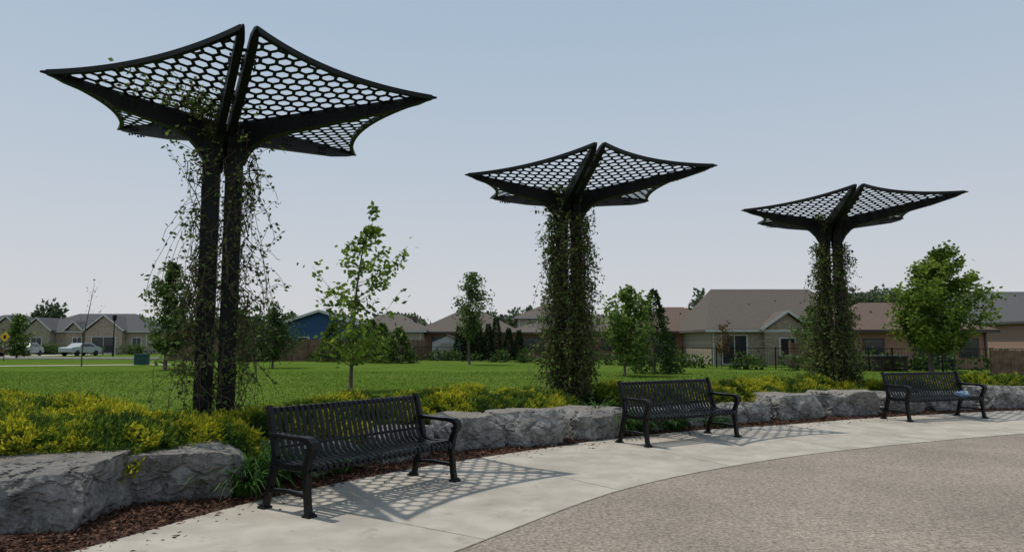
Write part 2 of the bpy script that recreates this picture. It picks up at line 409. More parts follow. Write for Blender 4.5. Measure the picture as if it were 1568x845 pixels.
shrub('juniper_shrub',along((9.0,15.8),(15,17.6),16,(.95,2.2),(.5,.8),(.26,.38),8),330,JD,JT,.50,ll=.07)

# ------------------------------------------------------------------ daylilies
def lily(x,y,z,r,n,h):
    e=empty('daylily_plant',(x,y,z)); V=[];C=[]
    for i in range(n):
        a=random.random()*6.283; rr=r*math.sqrt(random.random())*0.55
        b=Vector((math.cos(a)*rr,math.sin(a)*rr,0)); a2=a+random.gauss(0,.6); L=h*random.uniform(.7,1.25); w=random.uniform(.009,.015)
        d=Vector((math.cos(a2),math.sin(a2),0)); s=Vector((-d.y,d.x,0)); el=random.uniform(.9,1.4); p=b.copy(); prev=None
        col=np.array([0.045,0.11,0.018])*random.uniform(.6,1.5)
        for k in range(6):
            ww=w*(1-(k/5.2)**2)+0.001
            cur=(p-s*ww,p+s*ww)
            if prev: V+= [prev[0],prev[1],cur[1],cur[0]]; C+=[col]*4
            prev=cur; p=p+(d*math.cos(el)+Vector((0,0,1))*math.sin(el))*L/5; el-=random.uniform(.25,.5)
    poly_np('leaves',np.array([tuple(v) for v in V]),4,np.array(C),M['leaf'],e)
for q in [(-2.72,7.6,.02,.42,230,.75),(-2.55,7.95,.02,.3,130,.65),(-2.45,8.2,.02,.3,130,.6),(-2.0,8.5,.02,.28,100,.5),(1.75,12.0,.02,.38,190,.7),(2.15,12.15,.02,.3,130,.6),(2.75,12.5,.02,.3,130,.5),(-2.62,7.2,.02,.2,90,.5),(3.6,13.0,.02,.3,80,.4),(-3.3,9.0,.3,.3,90,.4),(1.45,12.3,.1,.3,110,.75)]: lily(*q)

# ------------------------------------------------------------------ pergola
def pergola(cx,cy,tang,seed,vine):
    e=empty('steel_canopy',(cx,cy,0),tang+R(90))
    rnd=random.Random(seed)
    ZT=4.8; ZH=4.46; HX=-0.28; OF=.070; PO=.142; PH=.110
    tips={'T':Vector((.09,-2.50,ZT)),'Rr':Vector((2.35,-1.0,ZT)),'BR':Vector((1.68,2.3,ZT)),'BL':Vector((-1.90,1.9,ZT)),'L':Vector((-2.24,-.55,ZT-.05))}
    Mid=Vector((-.08,1.9,ZT-.07))
    gp=G(); gr=G(); gm=G(); ge=G()
    for sd in (1,-1):
        px=HX+sd*PO
        gp.box(px-PH,px+PH,-PH,PH,0.2,4.36)
        H=Vector((HX+sd*OF,0,ZH))
        tT=tips['T']+Vector((sd*OF,0,0)); tM=Mid+Vector((sd*OF,0,0))
        order=[tT,tips['Rr'],tips['BR'],tM] if sd>0 else [tT,tips['L'],tips['BL'],tM]
        for q,tp in enumerate(order):
            st=Vector((HX+sd*OF,-0.02 if q==0 else 0.02,ZH)) if q in(0,3) else Vector((px,0,ZH))
            d=(tp-st); Lh=math.hypot(d.x,d.y); dx=Vector((d.x/Lh,d.y/Lh,0)); s=Vector((-dx.y,dx.x,0)); zt_=tp.z
            prof=[(0,.70),(.12,.56),(.20,.43),(.32,.32),(.50,.25),(1.2,.21),(Lh-.6,.15),(Lh-.15,.09),(Lh+.0,.05),(Lh+.09,.02)]
            V=[];n=len(prof)
            for (r,dep) in prof:
                w=(0.045 if q==0 else .062) if r<Lh-.7 else (0.045 if r<Lh-.05 else (.025 if r<Lh+.05 else .006))
                zt=ZH+(zt_-ZH)*min(r,Lh)/Lh+0.025-(.02 if r>Lh else 0); c=st+dx*r
                V+=[(c.x-s.x*w,c.y-s.y*w,zt-dep),(c.x+s.x*w,c.y+s.y*w,zt-dep),(c.x+s.x*w,c.y+s.y*w,zt),(c.x-s.x*w,c.y-s.y*w,zt)]
            F=[]
            for i in range(n-1):
                o=i*4
                for j in range(4): F.append((o+j,o+(j+1)%4,o+4+(j+1)%4,o+4+j))
            F.append((3,2,1,0));F.append(tuple((n-1)*4+j for j in range(4)))
            gr.add(V,F)
            for rb in (.95,1.03,1.11,1.85,1.93,2.01):
                if rb<Lh-.3:
                    for zz in (-.05,-.12):
                        zt=ZH+(zt_-ZH)*rb/Lh+zz
                        for ss in (1,-1):
                            c=st+dx*rb+s*ss*0.055; gr.tube([(c.x,c.y,zt),(c.x+s.x*ss*.02,c.y+s.y*ss*.02,zt)],0.016,6)
        for q in range(3):
            Aa=order[q];Bb=order[q+1]
            mid=(Aa+Bb)/2
            sag=(0.15,0.27,0.05)[q]
            ctl=mid+(H-mid)*sag*2/1.6; ctl.z=mid.z-0.08
            N=18; cur=[Aa*(1-t)**2+ctl*2*t*(1-t)+Bb*t*t for t in [k/N for k in range(N+1)]]
            for k in range(N): ge.beam(cur[k],cur[k+1]+(cur[k+1]-cur[k])*0.1,0.06,0.06)
            e1=(Bb-Aa).normalized(); nn=(Bb-Aa).cross(H-Aa).normalized(); 
            if nn.z<0: nn=-nn
            e2=nn.cross(e1).normalized()
            poly=[((c-H).dot(e1),(c-H).dot(e2)) for c in cur]+[(0,0)]
            def inside(x,y):
                r=False;j=len(poly)-1
                for i2 in range(len(poly)):
                    xi,yi=poly[i2];xj,yj=poly[j]
                    if (yi>y)!=(yj>y) and x<(xj-xi)*(y-yi)/(yj-yi)+xi: r=not r
                    j=i2
                return r
            a=0.104
            xs=[p[0] for p in poly]; ys=[p[1] for p in poly]
            for ci in range(int(min(xs)/(1.5*a))-2,int(max(xs)/(1.5*a))+3):
                for ri in range(int(min(ys)/(math.sqrt(3)*a))-2,int(max(ys)/(math.sqrt(3)*a))+3):
                    hx=ci*1.5*a; hy=(ri+0.5*(ci%2))*math.sqrt(3)*a
                    pts=[(hx+a*math.cos(R(60*k)),hy+a*math.sin(R(60*k))) for k in range(4)]
                    for k in range(3):
                        p,qq=pts[k],pts[k+1]; ia,ib=inside(*p),inside(*qq)
                        if not(ia or ib): continue
                        if ia!=ib:
                            if not ia: p,qq=qq,p
                            lo,hi=0,1
                            for _ in range(8):
                                m_=(lo+hi)/2
                                if inside(p[0]+(qq[0]-p[0])*m_,p[1]+(qq[1]-p[1])*m_): lo=m_
                                else: hi=m_
                            qq=(p[0]+(qq[0]-p[0])*lo,p[1]+(qq[1]-p[1])*lo)
                        jz=nn*(rnd.random()*0.002)
                        P0=H+e1*p[0]+e2*p[1]+jz;P1=H+e1*qq[0]+e2*qq[1]+jz
                        if (P1-P0).length<0.01: continue
                        ex=(P1-P0).normalized()*0.01
                        gm.beam(P0-ex,P1+ex,0.042,0.010,up=nn)
        gp.box(px-0.138,px+0.138,-0.15,0.15,0.28,0.33)
    yy=-2.1; zz=ZH+(ZT-ZH)*(-yy)/2.5-0.03; xx_=HX+(.09-HX)*(-yy/2.5)
    gr.beam((xx_-.10,yy,zz),(xx_+.10,yy,zz),.03,.03)
    gp.obj('posts',M['black'],e,bevel=0.012); gr.obj('ribs',M['black'],e); gm.obj('hexagon_mesh_panels',M['black'],e); ge.obj('edge_frame',M['black'],e)
    # climbing vines
    gv=G(); LC=[];LD=[]
    dens,zmax,leafy,wid,prof,pl,nshoot,thr=vine
    def width(z):
        for (z0,w0),(z1,w1) in zip(prof[:-1],prof[1:]):
            if z<=z1: return w0+(w1-w0)*(z-z0)/(z1-z0)
        return prof[-1][1]
    for k in range(int(dens)):
        ang=rnd.random()*6.283; z=rnd.uniform(.3,.6) if rnd.random()<.5 else rnd.uniform(.5,2.6); pts=[]
        top=min(zmax,rnd.uniform(z+.9,zmax+.8)); w=rnd.gauss(0,.35); ro=rnd.uniform(.05,.7)
        jx=0;jy=0
        while z<top:
            W=width(z)
            ang+=w*.3+rnd.gauss(0,.25); jx=jx*.75+rnd.gauss(0,.035); jy=jy*.75+rnd.gauss(0,.035)
            ca,sa=math.cos(ang),math.sin(ang)
            p=(HX+ca*(.26+W*ro)+jx,sa*(.14+W*ro)+jy,z); pts.append(p); z+=rnd.uniform(.04,.13)
            if noise.noise(Vector((p[0]*2.5,p[1]*2.5,p[2]*2.2+seed*9)))>thr:
                for _ in range(leafy):
                    if rnd.random()<pl:
                        LC.append((p[0]+rnd.gauss(0,.05),p[1]+rnd.gauss(0,.05),p[2]+rnd.gauss(0,.06))); LD.append((rnd.gauss(0,1),rnd.gauss(0,1),rnd.gauss(-.4,.6))); 
        if len(pts)>3: gv.tube(pts,[rnd.uniform(.004,.010)]*len(pts),4,False)
    for k in range(nshoot):
        ang=rnd.random()*6.283; z=rnd.uniform(.5,zmax+.1); W=width(z)
        if rnd.random()>min(1,W*2.6+.1): continue
        p=Vector((HX+math.cos(ang)*(.2+W*.3),math.sin(ang)*(.12+W*.3),z)); v=Vector((math.cos(ang),math.sin(ang),rnd.uniform(-.8,1.0)))*(.03+.13*W)*rnd.uniform(.5,1.3)*wid
        pts=[tuple(p)]
        for _ in range(rnd.randint(5,13)):
            v+=Vector((rnd.gauss(0,.014),rnd.gauss(0,.014),-.010+rnd.gauss(0,.014))); v.x*=.85; v.y*=.85; p=p+v
            if p.z<.3: break
            pts.append(tuple(p))
            for _2 in range(leafy):
                if rnd.random()<pl: 
                    LC.append((p.x+rnd.gauss(0,.03),p.y+rnd.gauss(0,.03),p.z+rnd.gauss(0,.03))); LD.append((v.x*8+rnd.gauss(0,1),v.y*8+rnd.gauss(0,1),rnd.gauss(-.4,.6)))
        if len(pts)>2: gv.tube(pts,[.0035]*len(pts),3,False)
    for k in range(54 if seed==1 else 34):
        a=rnd.choice([rnd.gauss(R(-128),.22),rnd.gauss(R(-128),.3),rnd.gauss(R(-75),.3),rnd.uniform(0,6.28)]); r=0.1; pts=[]
        rm=(rnd.uniform(.4,1.75) if a<R(-100) else rnd.uniform(.3,.7)) if seed==1 else rnd.uniform(.25,.6)
        while r<rm:
            a+=rnd.gauss(0,.07); p=(HX+math.cos(a)*r,math.sin(a)*r,ZH+.01+.13*r+rnd.gauss(0,.02)-(.2 if r<.3 else 0)); pts.append(p); r+=.07
            for _ in range(3):
                if rnd.random()<.6: LC.append((p[0]+rnd.gauss(0,.05),p[1]+rnd.gauss(0,.05),p[2]+rnd.gauss(0,.04))); LD.append((rnd.gauss(0,1),rnd.gauss(0,1),rnd.gauss(-.1,.7)))
        if len(pts)>2: gv.tube(pts,[.004]*len(pts),3,False)
    gv.obj('vine_stems',M['stem'],e)
    C=np.array(LC);D=np.array(LD);n=len(C)
    t=rng.random((n,1)); col=np.array([0.055,0.09,0.020])*(1-t)+np.array([0.16,0.22,0.055])*t
    brown=rng.random(n)<.14; col[brown]=np.array([0.08,0.06,0.03])
    v,c=leaves(C,D,0.04+rng.random(n)*0.05,0.013+rng.random(n)*.014,col,.25)
    poly_np('vine_leaves',v,4,c,M['vine'],e)
pergola(-3.65,9.65,R(-71.5),1,(34,4.15,2,1.2,[(0,.05),(.8,.18),(1.6,.30),(2.3,.28),(3.0,.24),(3.8,.28),(4.3,.2),(5,.2)],.52,360,-.05))
pergola(1.42,14.23,R(-91),2,(78,4.05,4,1.0,[(0,.10),(.7,.20),(1.3,.30),(2.2,.30),(2.7,.13),(3.3,.22),(4.0,.2),(5,.15)],.6,640,-.12))
pergola(8.03,17.26,R(-109),3,(66,3.9,4,.9,[(0,.40),(1.0,.38),(1.6,.24),(2.2,.2),(2.8,.08),(3.4,.16),(4.0,.14),(5,.1)],.6,560,-.10))

# ------------------------------------------------------------------ benches
def bench(x,y,rz):
    e=empty('park_bench',(x,y,0.012),rz); W=0.985
    g=G()
    prof=[(.325,.845),(.335,.875),(.32,.895),(.298,.89),(.285,.86),(.262,.78),(.235,.68),(.21,.59),(.185,.51),(.155,.455),(.10,.425),(.02,.415),(-.08,.42),(-.18,.435),(-.245,.437),(-.28,.42),(-.295,.385),(-.285,.36)]
    n=27; step=(2*W-.10)/n
    for i in range(n):
        xc=-W+.05+step*(i+.5)
        g.ribbon(xc-.021,xc+.021,prof,.007)
    g.obj('seat_and_back_slats',M['bench'],e)
    g=G()
    for (yy,zz,r) in ((.308,.868,.018),(.205,.545,.014),(.03,.395,.016),(-.272,.385,.016)):
        g.tube([(-W,yy,zz),(W,yy,zz)],r,10)
    g.obj('cross_rails',M['bench'],e,True)
    for sd in (-1,1):
        g=G(); x0,x1=sd*W-.027,sd*W+.027
        g.ribbon(x0,x1,[(.325,.885),(.30,.90),(.285,.87),(.25,.74),(.205,.58),(.185,.48),(.205,.36),(.25,.22),(.285,.10),(.305,.03),(.33,.0)],[.035,.05,.05,.055,.06,.07,.065,.055,.05,.052,.055])
        g.ribbon(x0+.001,x1-.001,[(.19,.44),(.06,.40),(-.1,.40),(-.24,.41)],[.06,.055,.055,.06])
        g.ribbon(x0,x1,[(-.30,.0),(-.275,.03),(-.262,.10),(-.25,.22),(-.235,.34),(-.245,.43),(-.27,.50),(-.30,.55),(-.305,.60)],[.06,.06,.055,.055,.065,.07,.06,.055,.055])
        g.ribbon(x0-.016,x1+.016,[(.235,.665),(.16,.665),(.05,.66),(-.08,.655),(-.20,.655),(-.275,.645),(-.315,.615),(-.322,.575),(-.30,.545),(-.272,.553),(-.268,.58)],[.036,.036,.034,.034,.042,.052,.058,.05,.04,.03,.034])
        g.ribbon(x0+.006,x1-.006,[(.27,.17),(.0,.185),(-.25,.17)],.034)
        for yy in (.325,-.285):
            g.box(x0-.022,x1+.022,yy-.05,yy+.045,0,.022)
            g.box(x0-.010,x1+.010,yy-.035,yy+.03,.022,.04)
        g.obj('end_frame',M['bench'],e,bevel=.007)
bench(-1.415,7.305,R(55.3)); bench(2.61,11.28,R(34.3)); bench(8.37,14.40,R(19.8))
bm=bmesh.new(); bmesh.ops.create_icosphere(bm,subdivisions=4,radius=.11)
for v in bm.verts: v.co=Vector((v.co.x*1.2,v.co.y*.7,v.co.z*.45))*(1+.6*noise.noise(v.co*14)+.25*noise.noise(v.co*35)); 
me=bpy.data.meshes.new('bag'); bm.to_mesh(me); bm.free(); me.materials.append(M['bag'])
o=link(bpy.data.objects.new('plastic_bag',me)); o.location=(9.06,14.60,.49)

# ------------------------------------------------------------------ trees
def tree(name,x,y,h,z0,rx,nb,lpb,ls,c1,c2,tr=.06,shape='oval',lean=0.0,spread=.16,wind=.3,low=.6):
    e=empty(name,(x,y,0)); g=G(); rnd=random.Random(int(abs(x*31+y*17)))
    def ax(z): 
        t=z/h; return Vector((lean*t*t+math.sin(t*5+x)*.04*h*.2,math.cos(t*4+y)*.03*h*.2-.03*h*.2,z))
    g.tube([ax(h*.95*k/10) for k in range(11)],[tr*(1.25 if k==0 else 1)*(1-k/10)**.8+.008 for k in range(11)],8)
    LC=[];LD=[];LT=[]
    for i in range(nb):
        t=(i+rnd.random())/nb
        if shape=='oval': pr=math.sin(math.pi*(t*.88+.10))**.7
        elif shape=='cone': pr=(1-t)**.75*min(1,t*6+.35)
        else: pr=math.sin(math.pi*(t*.8+.18))**.6
        z=z0+(h-z0)*t; a=rnd.random()*6.283; r=rx*pr*rnd.uniform(.35,1.25)
        c=ax(z); tgt=c+Vector((math.cos(a)*r+wind*.2*r,math.sin(a)*r,rnd.gauss(0,.12)*rx)); sz=max(z0*low+.1,z-r*rnd.uniform(.7,1.2)); st=ax(sz)
        mid=(st+tgt)/2+Vector((0,0,-.08*r)); pts=[st,(st+mid)/2+Vector((0,0,-.04*r)),mid,(mid+tgt)/2+Vector((0,0,.02)),tgt]
        b=tr*.35*(1-t*.6); g.tube(pts,[b,b*.8,b*.6,b*.4,.004],4,False)
        for k in range(lpb):
            f=1-rnd.random()**1.3*.75; q=f*4; j=min(int(q),3); p=pts[j]+(pts[j+1]-pts[j])*(q-j)
            s=spread*(.5+r/rx*.6)
            LC.append((p.x+rnd.gauss(0,s),p.y+rnd.gauss(0,s),p.z+rnd.gauss(0,s*.8))); LD.append((rnd.gauss(wind*1.3,1),rnd.gauss(0,1),rnd.gauss(-.25,.8))); LT.append(t)
    g.obj('trunk_and_branches',M['bark'],e,True)
    C=np.array(LC);D=np.array(LD);n=len(C)
    cl=np.array([noise.noise(Vector(c)*(2.2/ max(rx,.5))*1.6)for c in C])
    t=np.clip(.5+cl*1.3+rng.normal(size=n)*.22,0,1)[:,None]
    col=np.array(c1)*(1-t)+np.array(c2)*t
    v,c=leaves(C,D,ls*(.7+.7*rng.random(n)),ls*.38,col,.15)
    poly_np('foliage',v,4,c,M['leaf'],e)
LG1,LG2=(0.04,0.08,0.012),(0.12,0.19,0.03)
DG1,DG2=(0.024,0.052,0.012),(0.07,0.115,0.026)
tree('maple_tree',-5.15,23,5.6,1.1,1.55,42,34,.17,(0.07,0.12,0.015),(0.21,0.29,0.04),.055,'oval',.6,.13,.6)
tree('linden_tree',-19.6,41,6.1,1.6,2.3,50,105,.19,(0.028,0.06,.012),(0.10,0.16,0.03),.10,'cone',.1,.20,.5)
tree('linden_tree',-2.95,50,6.4,2.2,1.25,46,60,.18,(0.045,0.08,0.022),(0.12,0.17,0.045),.08,'oval',.1,.2,.4)
tree('maple_tree',5.15,33,4.1,1.0,1.35,56,74,.16,(0.05,0.095,0.016),(0.16,0.23,0.04),.06,'oval',.1,.17,.4)
tree('norway_maple_tree',20.8,36,6.0,1.7,2.3,80,180,.18,(0.05,0.09,0.012),(0.20,0.27,0.038),.11,'oval',.5,.2,1.4)
tree('young_tree',-48,70,4.1,.6,1.4,36,60,.25,DG1,LG2,.08,'oval',0,.3,.2)
tree('bare_sapling',-27.6,46.5,5.6,1.5,1.0,16,5,.10,(0.05,0.05,0.02),(0.09,0.09,0.04),.035,'oval',.5,.1,.3)
tree('red_maple_sapling',12.3,42.5,2.7,1.0,.6,16,24,.13,(0.07,0.03,0.01),(0.12,0.08,0.02),.03,'oval',.2,.12,.4)
tree('shade_tree',14.1,34,3.3,.6,.8,36,60,.13,(0.05,0.085,0.02),(0.13,0.18,0.045),.05,'oval',0,.16,.4)
tree('shade_tree',-14.2,43,3.7,.9,1.4,46,70,.15,DG1,DG2,.06,'oval',0,.25,.3)
def conifer(name,x,y,h,r,n,c1=DG1,c2=DG2,ls=.16):
    e=empty(name,(x,y,0)); g=G(); g.tube([(0,0,0),(0,0,h*.95)],[.06,.01],6); g.obj('trunk',M['bark'],e)
    t=rng.random(n)**1.25; a=rng.random(n)*6.283; lump=1+.22*np.sin(a*5+t*21+x)+.12*np.sin(t*43)
    rr=r*((1-t)**.8)*(.55+.5*rng.random(n))*lump+.03
    C=np.c_[np.cos(a)*rr,np.sin(a)*rr,t*h*.97+.05]; D=np.c_[np.cos(a),np.sin(a),rng.normal(.1,.5,n)]
    q=rng.random((n,1))*.6+.4*(lump[:,None]-.7); col=np.array(c1)*(1-q)+np.array(c2)*q
    v,c=leaves(C,D,ls*(.7+.6*rng.random(n)),ls*.3,col); poly_np('foliage',v,4,c,M['leaf'],e)
conifer('spruce_tree',7.1,36,4.2,1.05,3800)
for x,y,h,r in [(-9.9,55,3.0,1.1),(-8.5,54,2.6,1.3),(-10.9,56,3.3,1.2),(-14.5,58,3.0,1.3)]: conifer('evergreen_shrub',x,y,h,r,2600,(0.035,0.07,0.015),(0.11,0.17,0.03),.2)
for x,y,h,r in [(-4.7,64,3.0,.5),(-3.9,64,3.1,.5),(-3.0,64,3.3,.55),(-2.1,64,3.2,.55),(-1.4,64,3.8,.6),(-0.3,64,2.8,.5),(.6,64,2.6,.5),(-20.5,58,3.8,1.2),(-22.2,59,4.0,1.5),(-3.4,65,2.9,.5)]: conifer('cedar_tree',x,y,h,r,1700,(0.020,0.04,0.014),(0.05,0.085,0.028),ls=.2)

def bushes(name,items,c1,c2,ls,per):
    Cs=[];cols=[];Ds=[]
    for (x,y,z,rx,rz) in items:
        n=int(per*rx*rz); d=norm(rng.normal(size=(n,3))); rad=.55+.5*rng.random(n)
        ph=1+.16*np.sin(d[:,0]*5+x)+.14*np.sin(d[:,2]*7+x*2)
        p=np.array([x,y,z])+d*(rad*ph)[:,None]*np.array([rx,rx,rz]); k=p[:,2]>0
        p=p[k];d=d[k]; Cs.append(p);Ds.append(d+rng.normal(size=d.shape)*.8)
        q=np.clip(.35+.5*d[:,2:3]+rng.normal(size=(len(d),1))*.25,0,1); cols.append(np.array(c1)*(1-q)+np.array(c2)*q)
    C=np.concatenate(Cs);D=np.concatenate(Ds);col=np.concatenate(cols)
    v,c=leaves(C,D,ls*(.6+.8*rng.random(len(C))),ls*.4,col,.12); return poly_np(name,v,4,c,M['leaf'])
r=random.Random(4)
items=[]
for X,zt,w in [(-107,9,3),(-86,9.1,2.8),(-70,6.4,3),(-57,6.9,3.7),(-49.5,6.2,6),(-17.7,6.4,5.5),(-22.6,6.0,3.7),(-3,7.2,4.6),(33.9,9.8,4.3),(28.3,8.2,3.7),(38.8,8.6,4.3),(67,12.3,5.5),(62,11.2,3.7),(75,11.4,4.3),(71,11.6,5),(88,11.4,3.7),(84,9.2,5),(54.7,8.2,4.3),(-41,5.4,5),(6.9,7.4,3.7),(19,6.8,3.7),(-94,5.4,3.7),(47,8,4),(100,10,6),(115,9,6)]+[(-96+k*7.3,r.uniform(4.8,7.2),3.8) for k in range(29)]:
    for _ in range(max(3,int(w/1.5))):
        items.append((X+r.uniform(-w,w)*.8,135+r.uniform(-4,4),zt*r.uniform(.45,.62),max(2.2,w*.9)*r.uniform(.5,.8),zt*.42*r.uniform(.8,1.1)))
bushes('distant_trees',items,(0.042,0.060,0.038),(0.10,0.13,0.07),.75,90)  # aerial haze painted into the leaf colours: greyed and lightened with distance
it=[]
for _ in range(7):
    x=r.uniform(-29,-9); it.append((x,60.5+r.uniform(-.6,.5),.4,r.uniform(.5,.9),r.uniform(.3,.6)))
for _ in range(46):
    t=r.random(); x=-7+t*38; yy=62-(62-38)*min(1,t*1.7); it.append((x,yy+1.2,.35,r.uniform(.4,.9),r.uniform(.35,.7)))
for _ in range(16): it.append((-70+r.random()*28,93,.5,1.0,.8))
bushes('garden_bushes',it,DG1,(0.07,0.12,0.02),.22,260)

# ------------------------------------------------------------------ houses
def house(name,x,y,rz,w,d,eave,ridge,style,wall,roof,ops=(),gables=(),oh=.45,trim='trim',ins_=1.9):
    e=empty(name,(x,y,0),rz); g=G(); g.box(-w/2,w/2,0,d,-.2,eave); 
    if style=='front': g.add([(-w/2,0,eave),(w/2,0,eave),(0,0,ridge-.12)],[(0,1,2)])
    g.obj('walls',M[wall],e)
    g=G(); W=w/2+oh; y0=-oh;y1=d+oh; ze=eave-.02; t=.16
    if style in('hip','side'):
        ins=min(d/2+oh,W*.85)*.9 if style=='hip' else ins_; ym=(y0+y1)/2
        b=[(-W,y0,ze),(W,y0,ze),(W,y1,ze),(-W,y1,ze),(-W,y0,ze+t),(W,y0,ze+t),(W,y1,ze+t),(-W,y1,ze+t),(-W+ins,ym,ridge),(W-ins,ym,ridge)]
        g.add(b,[(3,2,1,0),(0,1,5,4),(1,2,6,5),(2,3,7,6),(3,0,4,7),(4,5,9,8),(5,6,9),(6,7,8,9),(7,4,8)])
    else:
        for sx in (-1,1):
            b=[(sx*W,y0,ze),(sx*W,y1,ze),(0,y1,ridge-.12),(0,y0,ridge-.12),(sx*W,y0,ze+t),(sx*W,y1,ze+t),(0,y1,ridge+.06),(0,y0,ridge+.06)]
            g.add(b,[(0,1,2,3),(7,6,5,4),(0,4,5,1),(0,3,7,4),(1,5,6,2)])
    for (gx,gw,gr,gp) in gables:
        gw2=gw/2+.3; yb=d/2
        for sx in (-1,1):
            b=[(gx+sx*gw2,-gp-.3,ze+.03),(gx+sx*gw2,yb*.5,ze+.05),(gx,yb,gr-.1),(gx,-gp-.3,gr-.1),(gx+sx*gw2,-gp-.3,ze+t+.05),(gx+sx*gw2,yb*.5,ze+t+.05),(gx,yb,gr+.08),(gx,-gp-.3,gr+.08)]
            g.add(b,[(0,1,2,3),(7,6,5,4),(0,4,5,1),(0,3,7,4)])
    g.obj('roof',M[roof],e)
    g=G(); g.box(-W-.02,W+.02,y0-.06,y0-.003,ze-.02,ze+.13); 
    if style!='front': g.obj('gutter',M[trim],e)
    else:
        g=G(); g.beam((-W,y0-.02,ze+.06),(0,y0-.02,ridge-.02),.03,.22); g.beam((W,y0-.023,ze+.06),(0,y0-.023,ridge-.02),.03,.22); g.obj('bargeboard',M[trim],e)
    if gables:
        g=G()
        for (gx,gw,gr,gp) in gables:
            a,b_=gx-gw/2,gx+gw/2
            g.box(a,b_,-gp,-.004,-.2,eave+.01); g.add([(a,-gp,eave+.01),(b_,-gp,eave+.01),(gx,-gp,gr-.14)],[(0,1,2)])
        g.obj('gable_wall',M[wall],e)
        g=G()
        for (gx,gw,gr,gp) in gables:
            for sx in(-1,1): g.beam((gx+sx*(gw/2+.3),-gp-.32-.003*sx,ze+.12),(gx,-gp-.32-.003*sx,gr+.02),.025,.16)
        g.obj('gable_trim',M[trim],e)
    gf=G();gg=G()
    for (kx,kz,kw,kh,kp) in ops:
        yy=-kp
        gf.box(kx-kw/2-.08,kx+kw/2+.08,yy-.05,yy-.003,kz-.08,kz+kh+.08)
        m_=2 if kw>1.1 else 1; pw=kw/m_
        for j in range(m_):
            gg.box(kx-kw/2+pw*j+.03,kx-kw/2+pw*(j+1)-.03,yy-.062,yy-.052,kz,kz+kh)
    if ops: gf.obj('window_frames',M[trim],e); gg.obj('window_glass',M['glass'],e)
    g=G()
    for vx,vy in ((-.15,.28),(.05,.33),(.22,.30)):
        zz=ze+(ridge-ze)*vy*2*.93; g.tube([(vx*w,d*vy,zz-.5),(vx*w,d*vy,zz+.35)],.06,8)
    g.box(.32*w,.32*w+.35,d*.36,d*.36+.35,eave,ze+(ridge-ze)*.72+.3)
    g.obj('roof_vents',M['dtrim'],e)
    g=G()
    for sx in(-1,1): g.box(sx*(w/2-.15)-.04,sx*(w/2-.15)+.04,-.085,-.005,0,eave-.05)
    g.obj('downpipes',M[trim],e)
    return e
house('gray_roof_house',-73,101,0,11,9,3.2,5.6,'hip','stonewall','roof_gray',[(-1,1,1.6,1.3,0),(3,1,1.2,1.3,0)],[(2.5,4,5.2,.6)])
house('stone_house',-58.5,99,0,17,10,3.0,5.7,'hip','stonewall','roof_gray',[(-6,.9,1.4,1.3,1.2),(-1,.2,1.2,2,.3),(3,.2,3.2,2.1,1),(7,1,1.2,1.2,0)],[(-6,3.6,4.9,1.2),(3,5,5.3,1.0),(-1.5,2.2,4.4,.3)])
house('stone_house',-84,96,0,12,9,3.0,5.4,'hip','stonewall','roof_gray')
house('blue_house',-17.9,67,0,6.6,9,3.2,4.5,'front','blue','roof_gray',[(-1.5,.8,1,1.2,0)],trim='trim')
house('bungalow_house',-12.6,71,0,7.5,9,2.6,4.5,'hip','siding','roof_brown',[(0,1,1.4,1.1,0)])
house('bungalow_house',-4.5,73,0,10.0,9,2.5,4.9,'hip','brick_d','roof_brown',[(-3,.9,1.2,1.2,0),(1,.9,1.8,1.2,0)],trim='dtrim')
house('two_storey_house',5.2,82,0,9.0,9,4.3,6.2,'hip','siding','roof_brown',[(-3.0,3.0,1.1,.9,0),(-1,3.0,1,.9,0),(2,3.0,1,.9,0)])
house('bungalow_house',3.2,70,0,7.5,6,2.4,3.5,'hip','brick_d','roof_brown',[(-1,.7,2,1.3,0)],trim='dtrim')
house('bungalow_house',9.0,66,0,6.5,8,2.4,4.2,'hip','brick_d','roof_brown',[(0,.9,1.5,1.2,0)],trim='dtrim')
house('brick_house',13.9,58,0,7.5,9,2.3,4.6,'hip','brick_d','roof_red',[(-1.6,.2,1.6,1.9,0),(1,.8,1.2,1.2,0)],trim='dtrim')
house('beige_stone_house',19.0,50,0,10.4,10,2.3,5.6,'side','stonewall','roof_brown',[(-.1,.7,1.0,1.1,.5),(-3.6,.1,1.7,1.9,0),(3,.7,1.2,1.2,0)],[(-.1,3.1,3.65,.5)],trim='trim')
house('brick_house',23.9,43,R(-3),8.6,9,2.15,4.15,'hip','brick','roof_red',[(-2.3,.75,1.1,.95,0),(1.2,.05,2.2,1.85,0),(3.2,.7,1.0,1.0,0)],trim='dtrim')
house('two_storey_house',40.8,56,0,11,9,4.0,5.8,'side','siding_w','roof_gray',[(-4.2,2.6,.9,.9,.4),(-2.6,2.6,.9,.9,.4),(-3.4,.4,1.4,1.5,.4)],[(-3.4,3.2,5.3,.4)])
house('brick_house',36.6,47,0,5.0,8,2.8,4.8,'front','brick','roof_gray',[(0,.7,1.4,1.3,0)])
e=empty('garden_shed',(-6.0,66,0)); g=G(); g.box(-1.3,1.3,0,2,0,1.6); g.add([(-1.3,0,1.6),(1.3,0,1.6),(0,0,2.15)],[(0,1,2)]); g.obj('walls',M['siding_w'],e)
g=G(); 
for sx in(-1,1): g.add([(sx*1.45,-.15,1.58),(sx*1.45,2.1,1.58),(0,2.1,2.22),(0,-.15,2.22),(sx*1.45,-.15,1.66),(sx*1.45,2.1,1.66),(0,2.1,2.3),(0,-.15,2.3)],[(0,1,2,3),(7,6,5,4),(0,3,7,4),(0,4,5,1)])
